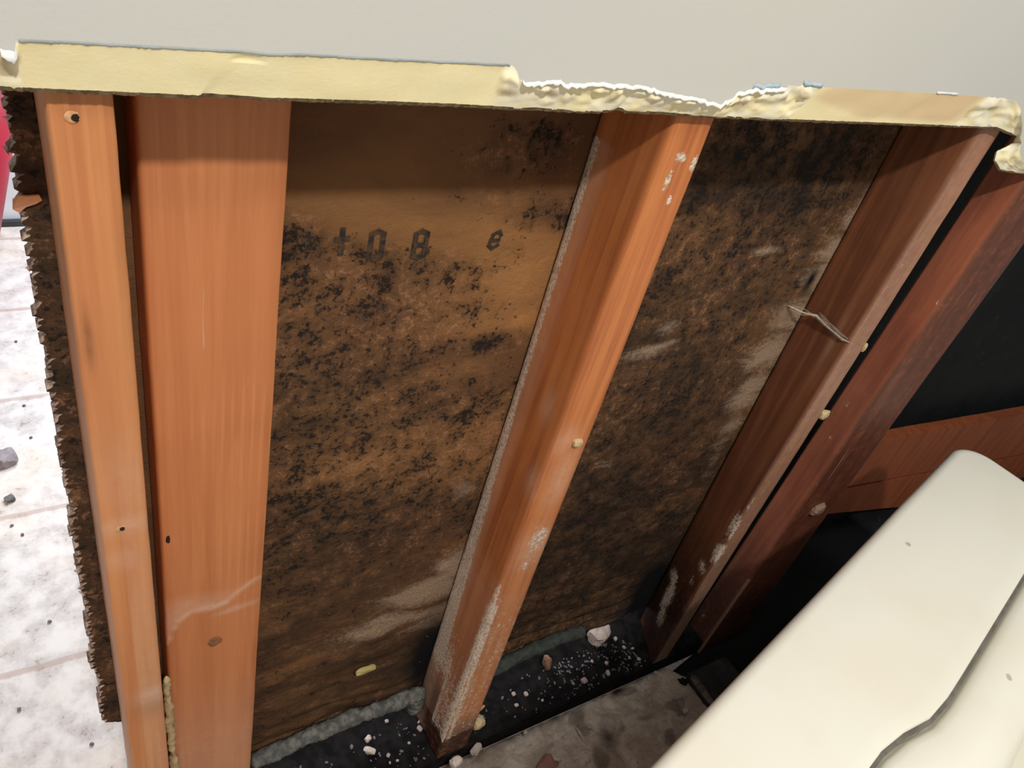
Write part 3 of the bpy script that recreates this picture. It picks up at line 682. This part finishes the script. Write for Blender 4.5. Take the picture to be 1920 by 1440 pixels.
def fnR2(L, Fr, X, Y, Z):
    d = L * np.exp(-((Y - 0.998) / .007) ** 2) * .72 * (nzv(Z) > 0.12)
    d = np.maximum(d, L * blobs(Y, Z, [(1770, 570, .012, .05, .9), (1750, 570, .012, .02, .8), (1585, 760, .015, .03, .7), (1555, 820, .02, .03, .7), (1830, 370, .02, .02, .6), (1400, 1040, .03, .1, .5), (1330, 1150, .02, .03, .7), (1620, 740, .02, .02, .6)], cX(2.36)))
    g = np.clip((-1.85 - Z) / 0.75, 0, .90)  # darker towards the foot
    g = np.maximum(g, Fr * 0.70)  # front face set darker all over
    return d, g, L * 0.04 + L * np.exp(-((Y - 0.992) / .006) ** 2) * (Z < -2.3) * .5
def nzv(Z): return np.array([nz(z * 6, 0.5) for z in Z])
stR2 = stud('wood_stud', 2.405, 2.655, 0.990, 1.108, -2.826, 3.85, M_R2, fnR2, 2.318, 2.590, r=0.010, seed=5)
tag(stR2, 'dark red wooden stud right of the dark gap, nearest the corner', 'stud')

# nail holes and knots
def disc_mark(name, ctr, rx, rz, mat, parent, depth=0.0015, ny=-1, lab=None, ring=None):
    vs, fs = [], []; N_ = 22
    rad = [random.uniform(0.85, 1.15) for _ in range(N_)]
    for k, (s_, y) in enumerate(((1.0, 0.0), (0.85, -depth), (0.35, -depth * 0.6))):
        for i in range(N_):
            a = 2 * math.pi * i / N_; vs.append(W(ctr[0] + math.cos(a) * rx * s_ * rad[i], ctr[1] + y, ctr[2] + math.sin(a) * rz * s_ * rad[i]))
    vs.append(W(ctr[0], ctr[1] - depth * 0.3, ctr[2]))
    for k in range(2):
        for i in range(N_): fs.append((k * N_ + i, k * N_ + (i + 1) % N_, (k + 1) * N_ + (i + 1) % N_, (k + 1) * N_ + i))
    for i in range(N_): fs.append((2 * N_ + i, 2 * N_ + (i + 1) % N_, 3 * N_))
    me = mesh(vs, fs, True); fix_normals(me)
    o = link(name, me, mat, parent)
    if lab: o['label'] = lab
    return o
for (px, py, s_) in ((139, 220, 1.0), (228, 991, 1.0)):
    p = onY(px, py, 0.9995)
    a = disc_mark('bruised_rim', (p[0] - .002, p[1], p[2]), .0085 * s_, .0075 * s_, M_PALEW, stA, 0.0010, lab='pale bruised wood around a nail hole')
    disc_mark('nail_hole', (p[0] + .001, p[1] - 0.0014, p[2]), .0042, .0048, M_DARKH, stA, 0.0008, lab='small dark nail hole')
p = onY(403, 1203, 1.1065)
disc_mark('knot', p, .016, .018, M_KNOT, stB, 0.0012, lab='small dark oval knot')
disc_mark('knot', (onY(315, 1012, 1.1065)), .004, .012, M_DARKH, stB, 0.001)

# crumbly plaster bead squeezed between the two left studs
def lumpy_tube(name, pts, rad, mat, parent=None, seg=10, amp=0.35, seed=0, nsub=10, freq=14):
    P = []
    for a, b in zip(pts[:-1], pts[1:]):
        for k in range(nsub): t = k / nsub; P.append(Vector(a) * (1 - t) + Vector(b) * t)
    P.append(Vector(pts[-1])); vs, fs = [], []
    for i, p in enumerate(P):
        d = (P[min(i + 1, len(P) - 1)] - P[max(i - 1, 0)]).normalized()
        up = Vector((0, 0, 1)) if abs(d.z) < 0.9 else Vector((1, 0, 0)); s_ = d.cross(up).normalized(); u = s_.cross(d)
        e = min(1, (i + 0.6) / 3, (len(P) - i - 0.4) / 3)
        for j in range(seg):
            a = 2 * math.pi * j / seg
            r = rad * e * (1 + amp * nz(p.x * freq + math.cos(a), p.y * freq + math.sin(a), p.z * freq + seed) + amp * 0.8 * nz(p.x * freq * 4 + math.cos(a) * 2, math.sin(a) * 2, p.z * freq * 4 + seed))
            q = p + s_ * math.cos(a) * r + u * math.sin(a) * r; vs.append(W(*q))
    for i in range(len(P) - 1):
        for j in range(seg): fs.append((i * seg + j, i * seg + (j + 1) % seg, (i + 1) * seg + (j + 1) % seg, (i + 1) * seg + j))
    fs.append(tuple(range(seg))); fs.append(tuple(range((len(P) - 1) * seg, len(P) * seg)))
    me = mesh(vs, fs, True); fix_normals(me); return link(name, me, mat, parent)
pb = [onY(x, y, 1.085) for x, y in ((312, 1268), (316, 1330), (322, 1390), (330, 1450), (338, 1500))]
tag(lumpy_tube('plaster_bead', pb, 0.0085, M_YEL, amp=0.7, seed=3, nsub=22, freq=30), 'crumbly pale plaster bead stuck between the two left studs', 'plaster bead')

# sole plate and foam gasket under the rear sheet
def plate():
    me = box_mesh(0.02, 2.312, 1.0, 1.30, FZ, -2.737)
    bm = bmesh.new(); bm.from_mesh(me); bmesh.ops.subdivide_edges(bm, edges=[e for e in bm.edges if e.calc_length() > 0.5], cuts=160)
    bmesh.ops.recalc_face_normals(bm, faces=bm.faces)
    for v in bm.verts:
        if v.co.z > (-2.76 - FZ) * S: v.co.z -= abs(nz(v.co.x * 9, v.co.y * 9)) * 0.001
    bmesh.ops.bevel(bm, geom=[e for e in bm.edges if e.is_boundary is False and abs(e.calc_face_angle(0)) > 1.0], offset=0.002, segments=1, affect='EDGES')
    bm.to_mesh(me); bm.free(); return me
spl = link('sole_plate', plate(), M_PL); tag(spl, 'blackened mouldy wooden sole plate under the studs', 'sole plate')
gk = [onY(470, 1432, 1.155), onY(560, 1388, 1.155), onY(650, 1350, 1.155), onY(720, 1326, 1.155), onY(785, 1300, 1.17), (0.965, 1.155, -2.655)]
tag(lumpy_tube('foam_gasket', gk, 0.026, M_GASK, amp=0.28, seed=1, nsub=34, seg=16, freq=18), 'grey foam gasket strip under the panel, left of the middle stud', 'gasket')
gk = [(1.13, 1.17, -2.6555), onY(915, 1262, 1.17), onY(970, 1232, 1.17), onY(1040, 1200, 1.17), onY(1095, 1183, 1.175)]
g2 = lumpy_tube('foam_gasket', gk, 0.026, M_GASK2, amp=0.20, seed=6, nsub=34, seg=16, freq=16)
tag(g2, 'dark grey-green foam gasket strip under the panel, right of the middle stud', 'gasket')

# ------------------------------------------------------------------ board behind the corner stud
def board(name, quad, yb, th, mat):
    nx, nzc = 60, 10; vs, fs = [], []
    (tl, tr, br, bl) = [np.array(onY(x, y, yb)) for x, y in quad]
    d = []
    for i in range(nx + 1):
        for j in range(nzc + 1):
            s_, t = i / nx, j / nzc
            p = (tl * (1 - s_) + tr * s_) * (1 - t) + (bl * (1 - s_) + br * s_) * t
            vs.append(W(p[0], p[1] + nz(p[0] * 3, p[2] * 3) * 0.003, p[2]))
    for i in range(nx):
        for j in range(nzc):
            a = i * (nzc + 1) + j; fs.append((a, a + 1, a + nzc + 2, a + nzc + 1))
    me = mesh(vs, fs); fix_normals(me)
    for a in ('dust', 'grime_shade', 'film'): attr(me, a, [0.0] * len(vs))
    o = link(name, me, mat); md = o.modifiers.new('thick', 'SOLIDIFY'); md.thickness = th * S; md.offset = -1
    return o
b1 = board('wood_board', ((1560, 824), (2050, 738), (2050, 813), (1560, 897)), 1.235, 0.06, M_BR)
tag(b1, 'reddish wooden board crossing the black wall behind the bathtub, upper of two', 'board')
b2_ = board('wood_board', ((1555, 903), (1940, 836), (1940, 914), (1500, 949)), 1.235, 0.06, M_BR)
tag(b2_, 'reddish wooden board crossing the black wall behind the bathtub, lower of two', 'board')

# dark beam lying under the bathtub by the corner
p0 = onZ(1288, 1262, -2.785)
def beam():
    o = link('wood_beam', box_mesh(p0[0], p0[0] + 0.24, 0.745, p0[1], FZ + 0.001, -2.785, 0.004), M_BEAM)
    tag(o, 'dark grey wooden beam on the floor at the corner, beside the plaster dust', 'beam')
    lumpy_tube('worn_edge', [(p0[0] + .014, p0[1] - .014, -2.787), (p0[0] + .014, 0.86, -2.787), (p0[0] + .014, 0.76, -2.787)], 0.015, M_CHALK, o, amp=0.3, nsub=10)
beam()

# ------------------------------------------------------------------ bathtub
TA = math.atan2(0.477, 1.883)
ta = Vector((math.cos(TA), math.sin(TA))); tb = Vector((0.175, -0.985)).normalized()
T0 = Vector((1.007, 0.383)) + ta * ((3.06 - 1.007) / ta.x)     # outer corner by the corner stud
ZR = -1.6
def tub():
    root = bpy.data.objects.new('bathtub', None); C.objects.link(root)
    c = T0 - ta * 1.8 + tb * 0.9; root.location = W(c.x, c.y, FZ)
    tag(root, 'white enamelled bathtub with a rounded rim corner, standing in front of the studs', 'bathtub')
    L, Wd = 3.65, 1.80
    def ring(u0, u1, w0, w1, r, z, n=14, m=26):
        # u measured from the far corner back along the tub, w across it
        pts = []
        def seg(a, b, k):
            for i in range(k): t = i / k; pts.append((a[0] + (b[0] - a[0]) * t, a[1] + (b[1] - a[1]) * t))
        def arc(cu, cw, a0):
            for i in range(n): a = a0 + (math.pi / 2) * i / n; pts.append((cu + math.cos(a) * r, cw + math.sin(a) * r))
        arc(u0 + r, w0 + r, math.pi); seg((u0 + r, w0), (u1 - r, w0), m)
        arc(u1 - r, w0 + r, -math.pi / 2); seg((u1, w0 + r), (u1, w1 - r), m)
        arc(u1 - r, w1 - r, 0); seg((u1 - r, w1), (u0 + r, w1), m)
        arc(u0 + r, w1 - r, math.pi / 2); seg((u0, w1 - r), (u0, w0 + r), m)
        out = []
        for u, w in pts:
            if w0 > .3 and w < w0 + .3 * (w1 - w0) and u < 3.2: w -= 0.062 / (1 + math.exp(-(u - 1.44) / 0.045))
            q = T0 - ta * u + tb * w; out.append(W(q.x, q.y, z))
        return out
    def loft(rings, cap=False):
        n = len(rings[0]); vs = [v for r in rings for v in r]; fs = []
        for i in range(len(rings) - 1):
            for j in range(n): fs.append((i * n + j, i * n + (j + 1) % n, (i + 1) * n + (j + 1) % n, (i + 1) * n + j))
        if cap: fs.append(tuple(range((len(rings) - 1) * n, len(rings) * n)))
        me = mesh(vs, fs, True); fix_normals(me); return me
    F_ = 0.035
    outer = [ring(.05, L - .05, .05, Wd - .05, .12, FZ + .018), ring(.05, L - .05, .05, Wd - .05, .12, ZR - .14), ring(0.0, L, 0.0, Wd, .12, ZR - .13), ring(0, L, 0, Wd, .12, ZR - F_)]
    for k in range(1, 8):
        a = k / 7 * math.pi / 2; i_ = F_ * (1 - math.cos(a)); outer.append(ring(i_, L - i_, i_, Wd - i_, .12 - i_ * .5, ZR - F_ + F_ * math.sin(a)))
    gw = 0.405
    U0, U1, W0, W1 = .26, L - .35, gw, Wd - .25
    outer += [ring(.20, L - .20, .18, Wd - .12, .12, ZR + .004), ring(U0 - .05, U1 + .05, W0 - .045, W1 + .04, .16, ZR + 0.002)]
    def rr(d, z, r): return ring(U0 + d, U1 - d, W0 + d, W1 - d, r, z)
    outer += [rr(-.008, ZR + .002, .17), rr(-.002, ZR - .002, .17), rr(0.0, ZR - .024, .17)]
    body = link('tub_shell', loft(outer), M_TUB, root)
    inner = [rr(0.0, ZR - .024, .17), rr(.001, ZR - .085, .17), rr(.006, ZR - .090, .17), rr(.010, ZR - .060, .17), rr(.015, ZR - .032, .17), rr(.024, ZR - .014, .17), rr(.042, ZR - .004, .18), rr(.10, ZR - .002, .18), rr(.15, ZR - .012, .18), rr(.19, ZR - .045, .2), rr(.23, ZR - .16, .24), rr(.27, ZR - .45, .28), rr(.31, ZR - .8, .3), rr(.36, ZR - .92, .3), rr(.45, ZR - .97, .26)]
    inn = link('basin', loft(inner, True), M_TUB, root)
    seam = link('rim_groove_shade', loft([rr(0.0, ZR - .012, .17), rr(.005, ZR - .018, .17), rr(.0105, ZR - .018, .17)]), M_GROOVE_SHADE, root); seam['label'] = 'painted groove shade along the inner rim'  # dark strip stands in for the groove's own shade
    for o in (body, inn, seam): o.matrix_parent_inverse = root.matrix_world.inverted() if False else Matrix.Translation(-root.location)
    return root
tub()

# ------------------------------------------------------------------ plaster dust heap in front of the plate (uncountable)
def dirt():
    nx, ny = 230, 110; vs, fs, so = [], [], []
    for i in range(nx + 1):
        for j in range(ny + 1):
            x = 0.75 + (2.28 - 0.75) * i / nx; s_ = j / ny; yb = 0.998
            if x > 2.12: yb = 0.998 - (x - 2.12) * 1.1
            ya = max(0.34, 0.383 + 0.2533 * (x - 1.007) - 0.03); y = ya + (yb - ya) * s_
            h = 0.012 + 0.010 * nz(x * 6, y * 6) + 0.007 * nz(x * 22, y * 22, 2) + 0.004 * nz(x * 60, y * 60, 4)
            e = min(1, (1 - s_) / 0.03 + 0.25, (2.28 - x) / 0.05 + 0.05, (x - 0.75) / 0.03)
            vs.append(W(x, y, FZ + 0.001 + max(0.0, h) * max(0, e)))
            a = math.exp(-((x - onZ(1140, 1385, -2.82)[0]) / .035) ** 2 - ((y - onZ(1140, 1385, -2.82)[1]) / .045) ** 2)
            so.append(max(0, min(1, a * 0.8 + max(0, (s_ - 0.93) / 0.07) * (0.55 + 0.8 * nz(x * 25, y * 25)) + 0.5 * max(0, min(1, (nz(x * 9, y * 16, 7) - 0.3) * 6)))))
    for i in range(nx):
        for j in range(ny):
            a = i * (ny + 1) + j; fs.append((a, a + ny + 1, a + ny + 2, a + 1))
    me = mesh(vs, fs, True); attr(me, 'shade_dirt', so)
    o = link('plaster_dust', me, M_DIRT); tag(o, 'grey-brown plaster dust heaped on the floor in front of the sole plate', 'dust', kind='stuff')
dirt()
# fine grit on the black plate (uncountable)
def grit():
    bm = bmesh.new()
    for k in range(300):
        x = random.choice([random.uniform(0.42, 0.99), random.uniform(1.14, 2.0), random.uniform(1.45, 2.0), random.uniform(1.6, 2.0)]); y = random.uniform(1.01, 1.17)
        r = random.uniform(0.0012, 0.0045) * (1.6 if random.random() < 0.10 else 1)
        m = Matrix.Translation(W(x, y, -2.737 + r * 0.4)) @ Matrix.Rotation(random.random() * 6, 4, 'Z') @ Matrix.Diagonal((r * S * 1.6, r * S, r * S * 0.8, 1))
        bmesh.ops.create_icosphere(bm, subdivisions=1, radius=1.0, matrix=m)
    me = bpy.data.meshes.new('m'); bm.to_mesh(me); bm.free()
    o = link('grit', me, M_GREY); tag(o, 'fine grey grit scattered over the black sole plate', 'grit', kind='stuff')
grit()

# ------------------------------------------------------------------ loose pieces, each a thing
def rock(name, pos, size, mat, label, cat, seed, rotz=0.0, rotx=0.0, group=None, amp=0.35, sub=3):
    bm = bmesh.new(); bmesh.ops.create_icosphere(bm, subdivisions=sub, radius=1.0)
    for v in bm.verts:
        d = 1 + amp * nz(v.co.x * 1.3 + seed * 7, v.co.y * 1.3, v.co.z * 1.3) + amp * 0.35 * nz(v.co.x * 4 + seed, v.co.y * 4, v.co.z * 4)
        v.co = v.co * d
        for ax in range(3):                       # chipped flat facets
            v.co[ax] = max(-0.82, min(0.82, v.co[ax]))
        v.co = Vector((v.co.x * size[0] * S, v.co.y * size[1] * S, v.co.z * size[2] * S))
    me = bpy.data.meshes.new('m'); bm.to_mesh(me); bm.free()
    o = link(name, me, mat); o.location = W(*pos); o.rotation_euler = (rotx, 0, rotz)
    tag(o, label, cat, group); return o
ZP = -2.735
def onplate(px, py, h): p = onZ(px, py, ZP + h); return (p[0], p[1], ZP + h)
rock('plaster_lump', onplate(1124, 1187, .038), (.062, .045, .050), M_PINK, 'largest pinkish-white plaster lump, on the black plate by the corner', 'plaster', 1, 0.4, 0.2)
rock('wood_chip', onplate(1025, 1242, .03), (.016, .020, .040), M_BRN, 'brown wood chip standing on the plate right of the middle stud', 'chip', 2, 0.3, -0.3)
rock('plaster_lump', (1.165, 1.03, -2.655), (.030, .026, .030), M_YEL, 'pale yellow rounded plaster lump against the foot of the middle stud', 'plaster', 3, 0.2)
rock('wood_splinter', (1.150, 1.035, -2.565), (.034, .008, .010), M_FLAP, 'orange wood splinter sticking out of the middle stud near its foot', 'splinter', 4, 0.3, 0.2)
rock('plaster_chip', onplate(690, 1385, .010), (.014, .011, .013), M_WCHIP, 'upper of two white plaster chips on the black plate left of the middle stud', 'plaster', 5, 0.3)
rock('plaster_chip', onplate(693, 1407, .010), (.026, .013, .011), M_WCHIP, 'lower, longer of two white plaster chips on the black plate', 'plaster', 6, -0.7)
rock('plaster_lump', onplate(855, 1428, .0), (.026, .022, .022), M_WCHIP, 'pinkish plaster lump on the dust in front of the middle stud', 'plaster', 7, 0.3)
rock('plaster_lump', onplate(893, 1405, -.01), (.030, .018, .014), M_PINK, 'flat grey-pink plaster piece at the upper edge of the dust heap', 'plaster', 8, 0.5)
rock('brick_piece', (onZ(1025, 1440, -2.80)), (.060, .038, .020), simple('pink_brick', (0.42, 0.20, 0.16), (0.33, 0.17, 0.13), 60, 0.9, 0.5), 'pinkish brick piece in the dust at the bottom of the photo', 'brick', 9, 0.5)
rock('plaster_chip', (onZ(1042, 1424, -2.80)), (.026, .012, .012), M_WCHIP, 'whitish plaster chip lying beside the pinkish brick piece', 'plaster', 10, -0.3)
rock('twig', (onZ(1088, 1376, -2.805)), (.005, .034, .005), M_WCHIP, 'thin pale stick lying on the grey dust', 'stick', 11, 0.0)
rock('plaster_chip', (onZ(985, 1374, -2.80)), (.009, .009, .009), M_WCHIP, 'tiny bright white chip on the edge of the dust heap', 'plaster', 12)
rock('plaster_chip', (onZ(1286, 1332, -2.80)), (.016, .013, .014), M_WCHIP, 'small whitish chip beside the bathtub edge on the dust', 'plaster', 13)
small = [(725, 1352), (731, 1430), (745, 1426), (785, 1354), (787, 1366), (963, 1301), (986, 1301), (968, 1322), (1017, 1313), (1110, 1240), (1137, 1243), (1170, 1214), (1186, 1216), (1180, 1233), (1198, 1236), (1154, 1198), (1075, 1282), (1095, 1276), (1140, 1262), (767, 1393), (728, 1416), (1230, 1262)]
src = None
for i, (x, y) in enumerate(small):
    if src is None:
        src = rock('plaster_crumb', onplate(x, y, .005), (.0085, .007, .006), M_PINK, 'pale plaster crumb on the black sole plate', 'crumb', 20, group='plaster crumbs on the sole plate', sub=2)
    else:
        c = src.copy(); C.objects.link(c); p = onplate(x, y, .005); c.location = W(*p); c.rotation_euler = (0, 0, i * 1.3); k = random.uniform(0.7, 1.7); c.scale = (k, k * random.uniform(.7, 1.2), k)
rock('foam_crumb', onY(686, 1256, YP - .024), (.040, .010, .012), simple('yellow_foam', (0.48, 0.40, 0.16), (0.36, 0.30, 0.12), 90, 0.9), 'yellowish foam crumb on the lower panel', 'crumb', 30, 0.0)
rock('plaster_chip', onY(1083, 830, 0.996), (.016, .010, .012), M_YEL, 'cream plaster chip stuck on the front of the middle stud', 'plaster', 31)
rock('plaster_chip', (2.145, 1.01, onY(1550, 776, 1.01)[2]), (.022, .012, .020), M_YEL, 'yellowish crumb bridging the dark gap between the right-hand studs', 'plaster', 32)
rock('plaster_chip', (2.112, 1.0, onY(1626, 650, 1.0)[2]), (.009, .008, .018), M_YEL, 'tiny yellowish crumb at the upper part of the dark gap', 'plaster', 33)
rock('plaster_chip', onY(1533, 955, 0.985), (.040, .018, .030), simple('tan_plaster', (0.30, 0.20, 0.13), (0.2, 0.13, 0.09), 90, 0.9, 0.5), 'tan plaster crumb on the corner stud below the boards', 'plaster', 34)
# on the far floor
rock('stone', (onZ(8, 860, FZ + 0.02)), (.055, .055, .035), simple('grey_stone', (0.33, 0.28, 0.29), (0.22, 0.19, 0.2), 60, 0.9, 0.4), 'larger grey stone on the pale tiled floor at the left edge', 'stone', 40, 0.3)
rock('stone', (onZ(18, 935, FZ + 0.01)), (.022, .022, .012), M_GREY, 'small grey stone on the pale tiles below the larger one', 'stone', 41, 0.3)
for k, (x, y) in enumerate([(42, 1002), (93, 1165), (22, 985), (36, 1330), (45, 760), (58, 820), (30, 640), (172, 1395)]):
    if k == 0: s2 = rock('floor_crumb', onZ(x, y, FZ + .005), (.007, .008, .004), M_GREY, 'dark crumb on the pale tiled floor', 'crumb', 42, group='dark crumbs on the pale tiles', sub=2)
    else:
        c = s2.copy(); C.objects.link(c); c.location = W(*onZ(x, y, FZ + .005)); c.rotation_euler = (0, 0, k)

# bent nail tip low on the flat stud
def nail():
    p = Vector(onY(372, 1432, 1.115)); a = Vector(onY(368, 1455, 1.128))
    o = lumpy_tube('nail', [tuple(a), tuple(p)], 0.005, M_STEEL, amp=0.0, nsub=6)
    tag(o, 'bright steel nail at the foot of the wide flat stud', 'nail')
nail()
# cobweb strand
def web():
    a = onY(1478, 573, YP - .004); b = onX(1530, 592, 2.026); c = onX(1580, 636, 2.024); d = (2.03, 0.999, onX(1592, 641, 2.028)[2])
    pts = [a, ((a[0] + b[0]) / 2, (a[1] + b[1]) / 2 - .004, (a[2] + b[2]) / 2 - .004), b, ((b[0] + c[0]) / 2, (b[1] + c[1]) / 2, (b[2] + c[2]) / 2 - .003), c, d]
    o = lumpy_tube('cobweb', pts, 0.0038, M_WEB, amp=0.7, nsub=10, seg=7, freq=40)
    rnd = random.Random(3)
    for k in range(16):
        j = lambda q, s_: (q[0], q[1] - rnd.random() * .004, q[2] + (rnd.random() - .35) * s_)
        i0 = rnd.randint(0, 3)
        lumpy_tube('web_thread', [j(pts[i0], .03), j(pts[i0 + 1], .022), j(pts[min(5, i0 + 2)], .016)], 0.0008, M_WEB, o, amp=0.3, nsub=5, seg=5, freq=60)
    tag(o, 'dusty grey cobweb strand running across the red-brown stud', 'cobweb')
web()

# red tapered bin in the far room
def bin_():
    root = bpy.data.objects.new('plastic_bin', None); C.objects.link(root); cx_, cy_ = -0.395, 4.3
    root.location = W(cx_, cy_, FZ); tag(root, 'red tapered plastic bin in the far room at the left edge', 'bin')
    def lathe(name, prof):
        n = 48; vs, fs = [], []
        for r, z in prof:
            for i in range(n): a = 2 * math.pi * i / n; vs.append((math.cos(a) * r * S, math.sin(a) * r * S, z * S))
        for k in range(len(prof) - 1):
            for i in range(n): fs.append((k * n + i, k * n + (i + 1) % n, (k + 1) * n + (i + 1) % n, (k + 1) * n + i))
        me = mesh(vs, fs, True); fix_normals(me); return link(name, me, M_RED, root)
    lathe('bin_body', [(0.01, 0.0), (.25, 0.0), (.265, .02), (.60, 1.34), (.58, 1.34), (.25, .04), (0.01, .04)])
    lathe('rim', [(.60, 1.32), (.64, 1.32), (.645, 1.36), (.60, 1.38), (.575, 1.36), (.60, 1.32)])
bin_()
